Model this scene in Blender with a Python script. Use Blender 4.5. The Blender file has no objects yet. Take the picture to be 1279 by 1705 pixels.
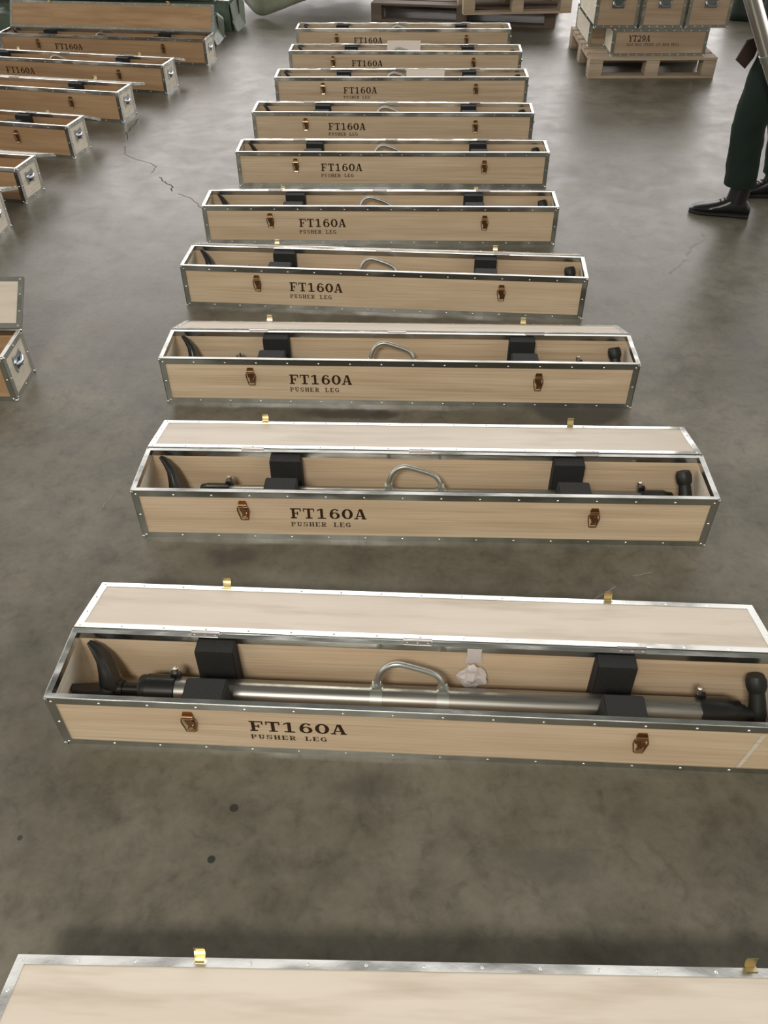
import bpy, bmesh, math, random
from mathutils import Vector, Matrix, noise
random.seed(4)
R = math.radians
scene = bpy.context.scene
C = scene.collection

# ------------------------------------------------------------------ camera
cam_d = bpy.data.cameras.new('camera'); cam = bpy.data.objects.new('camera', cam_d); C.objects.link(cam)
pitch, roll = R(42.184), R(-0.6355)
fw = Vector((0, math.cos(pitch), -math.sin(pitch))); rt = Vector((1, 0, 0)); up = rt.cross(fw)
r2 = rt * math.cos(roll) + up * math.sin(roll); u2 = up * math.cos(roll) - rt * math.sin(roll)
M = Matrix((r2, u2, -fw)).transposed().to_4x4(); M.translation = (0, 0, 1.81025)
cam.matrix_world = M
cam_d.sensor_fit = 'VERTICAL'; cam_d.sensor_height = 24.0; cam_d.lens = 24.0 * 1381.1 / 1705.0
cam_d.clip_start = 0.02; cam_d.clip_end = 200
scene.camera = cam

# ------------------------------------------------------------------ colour management
vs = scene.view_settings
scene.display_settings.display_device = 'sRGB'
vs.view_transform = 'Standard'; vs.look = 'None'; vs.gamma = 1.0; vs.use_curve_mapping = False
vs.exposure = 0.0

# ------------------------------------------------------------------ daylight of the hall (world)
world = bpy.data.worlds.new('hall_daylight'); scene.world = world; world.use_nodes = True
wn = world.node_tree; wn.nodes.clear()
def wnode(t, **k):
    n = wn.nodes.new(t)
    for a, b in k.items(): setattr(n, a, b)
    return n
wo = wnode('ShaderNodeOutputWorld'); wb = wnode('ShaderNodeBackground')
tc = wnode('ShaderNodeTexCoord'); sp = wnode('ShaderNodeSeparateXYZ')
wn.links.new(tc.outputs['Generated'], sp.inputs[0])
def wramp(sock, a, b):
    m = wnode('ShaderNodeMapRange'); m.interpolation_type = 'SMOOTHSTEP'
    m.inputs['From Min'].default_value = a; m.inputs['From Max'].default_value = b
    wn.links.new(sock, m.inputs['Value']); return m.outputs['Result']
def wmul(a, b):
    m = wnode('ShaderNodeMath', operation='MULTIPLY'); wn.links.new(a, m.inputs[0]); wn.links.new(b, m.inputs[1]); return m.outputs[0]
def wmix(f, a, b):
    m = wnode('ShaderNodeMix', data_type='RGBA')
    wn.links.new(f, m.inputs['Factor'])
    for s, v in ((6, a), (7, b)):
        if isinstance(v, tuple): m.inputs[s].default_value = (*v, 1)
        else: wn.links.new(v, m.inputs[s])
    return m.outputs[2]
DOOR = (1.55, 1.47, 1.42)      # bright open end of the hall, beyond the rows
CEIL = (0.12, 0.12, 0.105)      # dim roof
BACK = (0.25, 0.23, 0.19)      # the side behind the camera
SIDE = (1.75, 1.7, 1.6)        # windows along both long walls
door = wmul(wmul(wramp(sp.outputs['Z'], 0.0, 0.12), wramp(sp.outputs['Z'], 0.74, 0.58)), wramp(sp.outputs['Y'], 0.18, 0.55))
back = wramp(sp.outputs['Y'], -0.05, -0.5)
ax = wnode('ShaderNodeMath', operation='ABSOLUTE'); wn.links.new(sp.outputs['X'], ax.inputs[0])
side = wmul(wmul(wramp(sp.outputs['Z'], 0.02, 0.14), wramp(sp.outputs['Z'], 0.66, 0.50)), wramp(ax.outputs[0], 0.55, 0.8))
col = wmix(back, CEIL, BACK); col = wmix(side, col, SIDE); col = wmix(door, col, DOOR)
wn.links.new(col, wb.inputs['Color']); wb.inputs['Strength'].default_value = 1.0
wn.links.new(wb.outputs[0], wo.inputs[0])

# roof light over the near end of the hall, behind the camera
sk_d = bpy.data.lights.new('roof_light', 'AREA'); sk_d.shape = 'RECTANGLE'; sk_d.size = 1.6; sk_d.size_y = 1.0
sk_d.energy = 262; sk_d.color = (1.0, .945, .85)
sk = bpy.data.objects.new('roof_light', sk_d); C.objects.link(sk); sk.location = (-1.2, -3.0, 4.9)
sk.rotation_euler = (Vector((.1, 1.6, 0)) - Vector((-1.2, -3.0, 4.9))).to_track_quat('-Z', 'Y').to_euler()

# the open gate in the far wall of the hall
gt_d = bpy.data.lights.new('far_gate_daylight', 'AREA'); gt_d.shape = 'RECTANGLE'; gt_d.size = 13.0; gt_d.size_y = 4.4
gt_d.energy = 480; gt_d.color = (1.0, .95, .93)
gt = bpy.data.objects.new('far_gate_daylight', gt_d); C.objects.link(gt); gt.location = (0, 14.5, 2.7); gt.rotation_euler = (R(90), 0, R(180))
gt.rotation_euler = Vector((0, -1, -.1)).to_track_quat('-Z', 'Y').to_euler()

# ------------------------------------------------------------------ mesh builder
class MB:
    def __init__(s): s.v = []; s.f = []; s.m = []; s.sm = []
    def add(s, vs, fs, mat=0, smooth=False):
        o = len(s.v); s.v += [tuple(v) for v in vs]
        for f in fs: s.f.append([i + o for i in f]); s.m.append(mat); s.sm.append(smooth)
    def box(s, x0, x1, y0, y1, z0, z1, mat=0):
        vs = [(x, y, z) for z in (z0, z1) for y in (y0, y1) for x in (x0, x1)]
        s.add(vs, [(0, 2, 3, 1), (4, 5, 7, 6), (0, 1, 5, 4), (2, 6, 7, 3), (0, 4, 6, 2), (1, 3, 7, 5)], mat)
    def obox(s, c, ax, ay, az, mat=0):
        c = Vector(c); ax, ay, az = Vector(ax), Vector(ay), Vector(az)
        vs = [c + ax * i + ay * j + az * k for k in (-1, 1) for j in (-1, 1) for i in (-1, 1)]
        s.add(vs, [(0, 2, 3, 1), (4, 5, 7, 6), (0, 1, 5, 4), (2, 6, 7, 3), (0, 4, 6, 2), (1, 3, 7, 5)], mat)
    def loft(s, rings, mat=0, caps=True, smooth=True, closed=True):
        n = len(rings[0]); vs = [p for r in rings for p in r]; fs = []
        for i in range(len(rings) - 1):
            for j in range(n if closed else n - 1):
                k = (j + 1) % n
                fs.append((i * n + j, i * n + k, (i + 1) * n + k, (i + 1) * n + j))
        s.add(vs, fs, mat, smooth)
        if caps:
            s.add(rings[0], [tuple(range(n))[::-1]], mat); s.add(rings[-1], [tuple(range(n))], mat)
    def tube(s, pts, rad, n=12, mat=0, caps=True):
        pts = [Vector(p) for p in pts]
        if not isinstance(rad, (list, tuple)): rad = [rad] * len(pts)
        t0 = (pts[1] - pts[0]).normalized()
        a = Vector((0, 0, 1)) if abs(t0.z) < .9 else Vector((1, 0, 0))
        nrm = (a - t0 * a.dot(t0)).normalized(); rings = []
        for i, p in enumerate(pts):
            t = (pts[min(i + 1, len(pts) - 1)] - pts[max(i - 1, 0)]).normalized()
            nrm = (nrm - t * nrm.dot(t)).normalized(); b = t.cross(nrm)
            rings.append([p + (nrm * math.cos(2 * math.pi * j / n) + b * math.sin(2 * math.pi * j / n)) * rad[i] for j in range(n)])
        s.loft(rings, mat, caps)
    def lathe_x(s, prof, n=28, mat=0, cy=0, cz=0):
        rings = [[(x, cy + r * math.cos(2 * math.pi * j / n), cz + r * math.sin(2 * math.pi * j / n)) for j in range(n)] for x, r in prof]
        s.loft(rings, mat)
    def dome(s, c, nrm, r, h, mat=0, n=8):
        c = Vector(c); nrm = Vector(nrm).normalized(); a = nrm.orthogonal().normalized(); b = nrm.cross(a)
        rg = lambda q, z: [c + nrm * z + (a * math.cos(2 * math.pi * j / n) + b * math.sin(2 * math.pi * j / n)) * q for j in range(n)]
        rings = [rg(r, 0), rg(r * .82, h * .55), rg(r * .4, h * .93)]
        s.loft(rings, mat, False); s.add(rings[-1], [tuple(range(n))], mat, True)
    def prism(s, poly, d, axis='y', o=0.0, mat=0):
        # poly in the plane across axis, extruded from o to o+d
        def P(a, b, t): return {'y': (a, t, b), 'x': (t, a, b), 'z': (a, b, t)}[axis]
        n = len(poly); vs = [P(a, b, o) for a, b in poly] + [P(a, b, o + d) for a, b in poly]
        fs = [tuple(range(n)), tuple(range(2 * n - 1, n - 1, -1))] + [(i, (i + 1) % n, (i + 1) % n + n, i + n)[::-1] for i in range(n)]
        s.add(vs, fs, mat)
    def build(s, name, mats, parent=None, bevel=0, loc=None, rot=None):
        me = bpy.data.meshes.new(name); me.from_pydata(s.v, [], s.f)
        mats = mats if isinstance(mats, (list, tuple)) else [mats]
        for m in mats: me.materials.append(m)
        me.polygons.foreach_set('material_index', s.m); me.polygons.foreach_set('use_smooth', s.sm)
        bm = bmesh.new(); bm.from_mesh(me); bmesh.ops.recalc_face_normals(bm, faces=bm.faces)
        if bevel:
            es = [e for e in bm.edges if len(e.link_faces) == 2 and e.calc_face_angle(0) > .6]
            bmesh.ops.bevel(bm, geom=es, offset=bevel, segments=2, affect='EDGES', clamp_overlap=True)
        bm.to_mesh(me); bm.free(); me.set_sharp_from_angle(angle=R(38))
        o = bpy.data.objects.new(name, me); C.objects.link(o)
        if parent: o.parent = parent
        if loc: o.location = loc
        if rot: o.rotation_euler = rot
        return o

def tag(o, label=None, cat=None, group=None, kind=None):
    if label: o['label'] = label
    if cat: o['category'] = cat
    if group: o['group'] = group
    if kind: o['kind'] = kind
    return o
def thing(name, loc=(0, 0, 0), rz=0.0):
    o = bpy.data.objects.new(name, None); C.objects.link(o); o.empty_display_size = .05
    o.location = loc; o.rotation_euler = (0, 0, rz); return o
def dup(o, parent=None):
    c = o.copy(); C.objects.link(c); c.parent = parent
    for ch in list(o.children): dup(ch, c)
    return c

# ------------------------------------------------------------------ materials
def mat(name, col, rough=.5, metal=0.0, spec=.5, fn=None, **kw):
    m = bpy.data.materials.new(name); m.use_nodes = True; nt = m.node_tree
    b = nt.nodes['Principled BSDF']
    b.inputs['Base Color'].default_value = (*col, 1); b.inputs['Roughness'].default_value = rough
    b.inputs['Metallic'].default_value = metal; b.inputs['Specular IOR Level'].default_value = spec
    for k, v in kw.items(): b.inputs[k.replace('_', ' ')].default_value = v
    if fn: fn(nt, b)
    return m
def N(nt, t, **k):
    n = nt.nodes.new(t)
    for a, b in k.items(): setattr(n, a, b)
    return n
def coords(nt, scale, rnd=True, kind='Object'):
    t = N(nt, 'ShaderNodeTexCoord'); mp = N(nt, 'ShaderNodeMapping')
    mp.inputs['Scale'].default_value = scale
    nt.links.new(t.outputs[kind], mp.inputs['Vector'])
    if rnd:
        oi = N(nt, 'ShaderNodeObjectInfo'); mu = N(nt, 'ShaderNodeMath', operation='MULTIPLY'); mu.inputs[1].default_value = 37.0
        nt.links.new(oi.outputs['Random'], mu.inputs[0]); nt.links.new(mu.outputs[0], mp.inputs['Location'])
    return mp.outputs[0]
def noise_n(nt, vec, scale, detail=4, rough=.55, dist=0.0):
    n = N(nt, 'ShaderNodeTexNoise'); n.inputs['Scale'].default_value = scale; n.inputs['Detail'].default_value = detail
    n.inputs['Roughness'].default_value = rough; n.inputs['Distortion'].default_value = dist
    nt.links.new(vec, n.inputs['Vector']); return n.outputs['Fac']
def ramp(nt, fac, stops):
    r = N(nt, 'ShaderNodeValToRGB'); e = r.color_ramp.elements
    while len(e) < len(stops): e.new(.5)
    for q, (p, c) in zip(e, stops): q.position = p; q.color = (*c, 1) if len(c) == 3 else c
    nt.links.new(fac, r.inputs[0]); return r.outputs[0]
def bump(nt, b, h, strength, dist):
    n = N(nt, 'ShaderNodeBump'); n.inputs['Strength'].default_value = strength; n.inputs['Distance'].default_value = dist
    nt.links.new(h, n.inputs['Height']); nt.links.new(n.outputs[0], b.inputs['Normal'])
def mixc(nt, f, a, b, mode='MIX'):
    m = N(nt, 'ShaderNodeMix', data_type='RGBA', blend_type=mode)
    if isinstance(f, (int, float)): m.inputs['Factor'].default_value = f
    else: nt.links.new(f, m.inputs['Factor'])
    for s, v in ((6, a), (7, b)):
        if isinstance(v, tuple): m.inputs[s].default_value = (*v, 1)
        else: nt.links.new(v, m.inputs[s])
    return m.outputs[2]

def wood_fn(c0, c1, c2, sx=.55, sz=16):
    def fn(nt, b):
        v = coords(nt, (sx, 5, sz))
        g = noise_n(nt, v, 1.6, 6, .62, .25)
        c = ramp(nt, g, [(.28, c0), (.5, c1), (.74, c2)])
        v2 = coords(nt, (1.2, 9, 90)); fine = noise_n(nt, v2, 2.2, 3, .6)
        fl = ramp(nt, fine, [(.3, (.72, .68, .63)), (.52, (1, 1, 1))])
        c = mixc(nt, .75, c, fl, 'MULTIPLY')
        # patchy rotary-cut veneer figure
        v3 = coords(nt, (2.0, 2, 7)); p = noise_n(nt, v3, 1.1, 2, .5)
        c = mixc(nt, ramp(nt, p, [(.45, (0, 0, 0)), (.7, (.55, .55, .55))]), c, c0)
        nt.links.new(c, b.inputs['Base Color'])
        bump(nt, b, fine, .08, .001)
    return fn
plywood = mat('pale_plywood', (.62, .47, .33), .5, spec=.35, fn=wood_fn((.52, .385, .25), (.62, .485, .335), (.70, .57, .415)))
veneer = mat('lid_plywood', (.68, .55, .44), .5, spec=.3, fn=wood_fn((.58, .51, .42), (.65, .58, .49), (.71, .64, .55)))
lit_end_scuff_ply = mat('lit_end_and_scuff_plywood', (.7, .63, .52), .5, spec=.3, fn=wood_fn((.62, .56, .46), (.70, .64, .54), (.75, .70, .60)))  # end boards lightened in colour as if side-lit; also colours the scuff
shaded_ply = mat('shaded_plywood', (.46, .33, .21), .5, spec=.35, fn=wood_fn((.36, .215, .11), (.46, .295, .165), (.54, .37, .22)))  # pale plywood again, left-row shade and warm cast put into its colour
red_wood = mat('warm_plywood', (.5, .32, .2), .55, spec=.3, fn=wood_fn((.33, .235, .155), (.42, .315, .22), (.49, .38, .275)))
pallet_wood = mat('pallet_wood', (.5, .38, .27), .7, spec=.2, fn=wood_fn((.36, .28, .20), (.46, .37, .275), (.55, .455, .35), 1.2, 10))
dark_wood = mat('dark_pallet_wood', (.16, .12, .1), .7, spec=.2, fn=wood_fn((.12, .09, .07), (.17, .13, .105), (.22, .175, .14), 1.2, 10))  # darker tone of the pallet wood
def edging_fn(nt, b):
    v = coords(nt, (7, 10, 10)); d = noise_n(nt, v, 1.0, 1, .4)
    v2 = coords(nt, (34, 50, 50)); s = noise_n(nt, v2, 1.0, 2, .5)
    ad = N(nt, 'ShaderNodeMath', operation='MULTIPLY_ADD'); ad.inputs[1].default_value = .035
    nt.links.new(s, ad.inputs[0]); nt.links.new(d, ad.inputs[2])
    bump(nt, b, ad.outputs[0], .8, .012)
edging_m = mat('aluminium_edging', (.60, .615, .585), .24, 1.0, fn=edging_fn)
rivet_m = mat('steel_rivet', (.82, .8, .76), .22, 1.0)
hinge_m = mat('steel_hinge', (.48, .46, .45), .32, 1.0)
chrome = mat('chrome_handle', (.46, .50, .53), .18, 1.0)
brass = mat('brass_catch', (.86, .72, .42), .28, 1.0)
bronze = mat('bronze_latch', (.30, .16, .07), .3, .9)
bronze_hi = mat('worn_bronze', (.78, .55, .33), .22, 1.0)
ink = mat('dark_brown_stencil_ink', (.035, .016, .008), .7, spec=.2)
def foam_fn(nt, b):
    v = coords(nt, (1, 1, 1), False)
    w = N(nt, 'ShaderNodeTexWave', wave_type='BANDS', bands_direction='X'); w.inputs['Scale'].default_value = 55; w.inputs['Distortion'].default_value = .6
    nt.links.new(v, w.inputs['Vector']); n = noise_n(nt, v, 160, 2)
    ad = N(nt, 'ShaderNodeMath', operation='ADD'); nt.links.new(w.outputs['Fac'], ad.inputs[0]); nt.links.new(n, ad.inputs[1])
    bump(nt, b, ad.outputs[0], .5, .002)
foam_m = mat('black_foam', (.018, .018, .017), .75, spec=.3, fn=foam_fn)
def tube_fn(nt, b):
    v = coords(nt, (1.5, 60, 60)); n = noise_n(nt, v, 2, 4)
    nt.links.new(ramp(nt, n, [(.35, (.30, .29, .268)), (.65, (.40, .388, .36))]), b.inputs['Base Color'])
    nt.links.new(ramp(nt, n, [(.3, (.30,) * 3), (.7, (.40,) * 3)]), b.inputs['Roughness'])
tube_m = mat('brushed_steel_tube', (.5, .49, .47), .3, .92, fn=tube_fn)
clamp_m = mat('galvanised_clamp', (.42, .44, .41), .38, .9)
black_m = mat('black_paint', (.012, .0125, .012), .32, spec=.5)
rubber_m = mat('black_rubber', (.011, .012, .010), .5, spec=.4)
bolt_m = mat('zinc_bolt', (.8, .78, .72), .25, 1.0)
paper_m = mat('white_paper', (.78, .70, .63), .7, spec=.2)
bag_m = mat('clear_plastic', (.80, .74, .72), .3, spec=.6, Transmission_Weight=.35, IOR=1.2)
def tarp_fn(nt, b):
    v = coords(nt, (1, 1, 1)); n = noise_n(nt, v, 9, 4); bump(nt, b, n, .5, .03)
    nt.links.new(ramp(nt, n, [(.3, (.075, .11, .082)), (.7, (.13, .175, .138))]), b.inputs['Base Color'])
tarp_m = mat('green_tarpaulin', (.075, .115, .085), .32, spec=.6, fn=tarp_fn)
def olive_fn(nt, b):
    v = coords(nt, (1, 1, 1)); n = noise_n(nt, v, 6, 4); bump(nt, b, n, .35, .03)
    nt.links.new(ramp(nt, n, [(.3, (.22, .235, .17)), (.7, (.32, .335, .26))]), b.inputs['Base Color'])
olive_m = mat('olive_tarpaulin', (.2, .22, .16), .42, spec=.5, fn=olive_fn)
lit_flap_m = mat('lit_green_film', (.27, .31, .27), .3, spec=.6, fn=lambda nt, b: bump(nt, b, noise_n(nt, coords(nt, (1, 1, 1)), 14, 3), .4, .02))  # wrapping green, greyed in colour for the light its ends reflect
darktarp_m = mat('black_green_tarpaulin', (.02, .028, .022), .5, spec=.4)
trouser_m = mat('dark_green_cotton', (.010, .018, .0135), .85, spec=.2)
jacket_m = mat('dark_purple_fabric', (.035, .024, .038), .8, spec=.25)
jersey_m = mat('dark_brown_fabric', (.045, .028, .026), .8, spec=.2)
shoe_m = mat('black_leather', (.009, .009, .010), .3, spec=.5)
sole_m = mat('black_shoe_sole', (.008, .008, .008), .6)
lace_m = mat('black_lace', (.02, .02, .02), .7)
skin_m = mat('skin', (.52, .33, .24), .5)
hair_m = mat('black_hair', (.012, .010, .009), .6)

# ------------------------------------------------------------------ floor
def floor_fn(nt, b):
    v = coords(nt, (1, 1, 1), False)
    big = noise_n(nt, v, 1.3, 5, .6, .4); mid = noise_n(nt, v, 5.5, 6, .65, .3); fine = noise_n(nt, v, 55, 3, .6)
    c = ramp(nt, big, [(.28, (.092, .083, .060)), (.5, (.142, .131, .102)), (.72, (.20, .187, .155))])
    c = mixc(nt, .75, c, ramp(nt, mid, [(.26, (.50, .49, .46)), (.48, (.93, .93, .92)), (.75, (1.3, 1.29, 1.27))]), 'MULTIPLY')
    pit = noise_n(nt, v, 17, 5, .7, .5)
    c = mixc(nt, .8, c, ramp(nt, pit, [(.3, (.66, .65, .62)), (.47, (.98, .98, .98)), (.72, (1.16, 1.15, 1.13))]), 'MULTIPLY')
    c = mixc(nt, .5, c, ramp(nt, fine, [(.3, (.82, .82, .8)), (.6, (1.05, 1.05, 1.05))]), 'MULTIPLY')
    # oil stains and drips with a shape of their own
    t = N(nt, 'ShaderNodeTexCoord'); wob = N(nt, 'ShaderNodeTexNoise'); wob.inputs['Scale'].default_value = 14; wob.inputs['Detail'].default_value = 4
    nt.links.new(t.outputs['Object'], wob.inputs['Vector'])
    vm = N(nt, 'ShaderNodeVectorMath', operation='MULTIPLY_ADD'); vm.inputs[1].default_value = (.09, .09, 0)
    nt.links.new(wob.outputs['Color'], vm.inputs[0]); nt.links.new(t.outputs['Object'], vm.inputs[2])
    def stain(c, x, y, rx, ry, col, amt, w=True):
        s = N(nt, 'ShaderNodeVectorMath', operation='SUBTRACT'); k = .045 if w else 0
        s.inputs[1].default_value = (x + k, y + k, 0)
        nt.links.new(vm.outputs[0] if w else t.outputs['Object'], s.inputs[0])
        d = N(nt, 'ShaderNodeVectorMath', operation='MULTIPLY'); d.inputs[1].default_value = (1 / rx, 1 / ry, 0)
        nt.links.new(s.outputs[0], d.inputs[0])
        l = N(nt, 'ShaderNodeVectorMath', operation='LENGTH'); nt.links.new(d.outputs[0], l.inputs[0])
        m = N(nt, 'ShaderNodeMapRange'); m.interpolation_type = 'SMOOTHSTEP'
        m.inputs['From Min'].default_value = 1.0; m.inputs['From Max'].default_value = .35 if w else .8
        m.inputs['To Max'].default_value = amt
        nt.links.new(l.outputs['Value'], m.inputs['Value'])
        return mixc(nt, m.outputs[0], c, col)
    dk = (.028, .027, .024)
    for q in STAINS: c = stain(c, *q)
    nt.links.new(c, b.inputs['Base Color'])
    nt.links.new(ramp(nt, mid, [(.3, (.33,) * 3), (.7, (.46,) * 3)]), b.inputs['Roughness'])
    ad = N(nt, 'ShaderNodeMath', operation='MULTIPLY_ADD'); ad.inputs[1].default_value = .3
    nt.links.new(fine, ad.inputs[0]); nt.links.new(mid, ad.inputs[2]); bump(nt, b, ad.outputs[0], .08, .01)
DK = (.028, .027, .024)
STAINS = [(-.358, .974, .012, .011, DK, .95, False), (-.393, .852, .010, .010, DK, .95, False), (-.837, .907, .007, .007, DK, .8, False),
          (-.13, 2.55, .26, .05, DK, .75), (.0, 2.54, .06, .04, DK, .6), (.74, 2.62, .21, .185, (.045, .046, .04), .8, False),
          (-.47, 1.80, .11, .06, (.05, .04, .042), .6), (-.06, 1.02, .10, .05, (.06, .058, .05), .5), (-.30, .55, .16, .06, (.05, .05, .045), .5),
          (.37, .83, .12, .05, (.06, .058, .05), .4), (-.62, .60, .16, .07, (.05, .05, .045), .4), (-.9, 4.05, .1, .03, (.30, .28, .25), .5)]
floor_m = mat('concrete', (.2, .19, .17), .45, spec=.5, fn=floor_fn)
crack_m = mat('concrete_crack', (.07, .064, .056), .9, spec=.1)
scuff_m = mat('pale_scuff', (.34, .32, .29), .7, spec=.3)
fl = MB(); fl.box(-14, 14, -5, 26, -.15, 0)
def ribbon(pts, w, m, z=.0006):
    for (a, b) in zip(pts[:-1], pts[1:]):
        a = Vector((*a, 0)); b = Vector((*b, 0)); d = (b - a); n = Vector((-d.y, d.x, 0)).normalized() * w * .5
        fl.add([a - n + Vector((0, 0, z)), b - n * .7 + Vector((0, 0, z)), b + n * .7 + Vector((0, 0, z)), a + n + Vector((0, 0, z))], [(0, 1, 2, 3)], m)
def wig(pts, amp, k=5):
    out = []
    for a, b in zip(pts[:-1], pts[1:]):
        for i in range(k):
            t = i / k; out.append((a[0] + (b[0] - a[0]) * t + random.uniform(-amp, amp), a[1] + (b[1] - a[1]) * t + random.uniform(-amp, amp)))
    return out + [pts[-1]]
ribbon(wig([(-1.655, 6.05), (-1.66, 5.9), (-1.675, 5.75), (-1.635, 5.62)], .008), .007, 1)
ribbon(wig([(-1.63, 5.5), (-1.60, 5.36), (-1.5, 5.26), (-1.40, 5.19), (-1.35, 5.13), (-1.365, 5.03)], .008), .0035, 1)
ribbon(wig([(-1.30, 4.96), (-1.27, 4.90), (-1.20, 4.82), (-1.19, 4.74)], .006), .007, 1)
ribbon(wig([(-1.14, 4.70), (-1.05, 4.62), (-.985, 4.50)], .006), .0035, 1)
ribbon(wig([(1.66, 4.12), (1.63, 4.02), (1.54, 3.93), (1.50, 3.84)], .01), .010, 2)
ribbon(wig([(1.47, 3.80), (1.40, 3.70), (1.36, 3.66)], .008), .007, 2)
ribbon(wig([(.60, 1.605), (.68, 1.66)], .002), .003, 2); ribbon(wig([(.74, 1.70), (.80, 1.715)], .002), .0025, 2)
ribbon(wig([(-.93, 2.02), (-.905, 2.10)], .002), .003, 2)
tag(fl.build('floor', [floor_m, crack_m, scuff_m]), kind='structure')

# ------------------------------------------------------------------ stencil lettering
def rect(a, b, c, d): return [(a, c), (b, c), (b, d), (a, d)]
def ell(cx, cy, rx, ry, irx, iry, a0=0, a1=360, n=22):
    out = []
    for i in range(n):
        t0, t1 = R(a0 + (a1 - a0) * i / n), R(a0 + (a1 - a0) * (i + 1) / n)
        out.append([(cx + rx * math.cos(t0), cy + ry * math.sin(t0)), (cx + rx * math.cos(t1), cy + ry * math.sin(t1)),
                    (cx + irx * math.cos(t1), cy + iry * math.sin(t1)), (cx + irx * math.cos(t0), cy + iry * math.sin(t0))])
    return out
def turn(ps): return [[(1 - x, 1 - y) for x, y in p] for p in ps]
def dia(x0, y0, x1, y1, w): return [(x0 - w / 2, y0), (x0 + w / 2, y0), (x1 + w / 2, y1), (x1 - w / 2, y1)]
S = .12; T = .25
six = ell(.52, .33, .46, .33, .2, .235) + ell(.56, .42, .50, .58, .25, .48, 70, 185, 12) + [rect(.66, .86, .80, .93)]
G = {
 'F': [rect(.14, .14 + T, 0, 1), rect(0, .56, 0, S), rect(0, .97, 1 - S, 1), rect(.86, .97, .68, 1), rect(.3, .68, .45, .55), rect(.6, .70, .33, .67)],
 'T': [rect(.38, .38 + T, 0, 1), rect(.2, .82, 0, S), rect(0, 1, 1 - S, 1), rect(0, .1, .68, 1), rect(.9, 1, .68, 1)],
 '1': [rect(.38, .38 + T, 0, 1), rect(.12, .88, 0, S), [(.1, .74), (.4, .86), (.4, 1), (.1, .86)]],
 '6': six, '9': turn(six), '0': ell(.5, .5, .5, .5, .22, .39), 'O': ell(.5, .5, .52, .5, .27, .37),
 'A': [dia(.13, 0, .46, 1, .12), dia(.87, 0, .53, 1, .27), rect(.22, .75, .26, .36), rect(-.05, .32, 0, S), rect(.62, 1.06, 0, S), rect(.38, .62, .86, 1)],
 'P': [rect(.14, .36, 0, 1), rect(0, .52, 0, S), rect(0, .5, .88, 1)] + ell(.5, .72, .42, .28, .19, .16, -90, 90, 12) + [rect(.3, .5, .44, .56)],
 'U': [rect(.13, .35, .3, 1), rect(.7, .82, .3, 1), rect(0, .48, .88, 1), rect(.55, .98, .88, 1)] + ell(.475, .33, .345, .33, .125, .2, 180, 360, 12),
 'S': ell(.5, .73, .42, .27, .2, .15, 60, 270, 12) + ell(.5, .27, .42, .27, .2, .15, -120, 90, 12) + [rect(.74, .9, .66, .98), rect(.08, .24, .02, .34)],
 'H': [rect(.1, .34, 0, 1), rect(.66, .9, 0, 1), rect(.3, .7, .44, .56), rect(0, .44, 0, S), rect(.56, 1, 0, S), rect(0, .44, .88, 1), rect(.56, 1, .88, 1)],
 'E': [rect(.12, .36, 0, 1), rect(0, .94, 0, S), rect(0, .92, .88, 1), rect(.3, .66, .44, .56), rect(.82, .94, 0, .32), rect(.8, .92, .7, 1)],
 'L': [rect(.16, .4, 0, 1), rect(0, .58, .88, 1), rect(0, .94, 0, S), rect(.82, .94, 0, .36)],
 'G': ell(.5, .5, .48, .5, .24, .37, 50, 320, 18) + [rect(.72, .92, .05, .46), rect(.56, 1, .38, .5), rect(.74, .86, .66, .96)],
 'C': ell(.5, .5, .48, .5, .24, .37, 45, 315, 18) + [rect(.74, .86, .66, .96)],
 'D': [rect(.12, .35, 0, 1), rect(0, .45, 0, S), rect(0, .45, .88, 1)] + ell(.42, .5, .5, .5, .26, .38, -90, 90, 14),
 'I': [rect(.38, .62, 0, 1), rect(.2, .8, 0, S), rect(.2, .8, .88, 1)],
 'K': [rect(.12, .36, 0, 1), rect(0, .5, 0, S), rect(0, .5, .88, 1), dia(.42, .4, .84, 1, .14), dia(.85, 0, .48, .58, .26), rect(.62, 1.02, 0, S), rect(.66, 1, .88, 1)],
 'Y': [rect(.38, .62, 0, .5), rect(.2, .8, 0, S), dia(.5, .4, .16, 1, .26), dia(.52, .4, .86, 1, .12), rect(-.02, .38, .88, 1), rect(.66, 1.02, .88, 1)],
 '2': ell(.5, .68, .45, .32, .2, .21, -20, 165, 14) + [[(.06, .0), (.4, .0), (.93, .58), (.68, .55)], rect(.06, .92, 0, .17), rect(.8, .92, 0, .32)],
}
G['R'] = G['P'] + [dia(.82, 0, .5, .5, .24), rect(.66, 1.02, 0, S)]
def lettering(text, x0, x1, z0, z1, y, parent, gap=.16):
    n = len(text); w = (x1 - x0) / (n + gap * (n - 1)); i = 0
    for word in text.split(' '):
        m = MB(); k = 0
        for ch in word:
            ox = x0 + i * w * (1 + gap); i += 1
            for p in G.get(ch, []):
                pts = [(ox + a * w, y - .0002 - .00001 * (k % 9), z0 + b * (z1 - z0)) for a, b in p]; k += 1
                m.add(pts, [tuple(range(len(pts)))])
        i += 1
        m.build('lettering', ink, parent)

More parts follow.
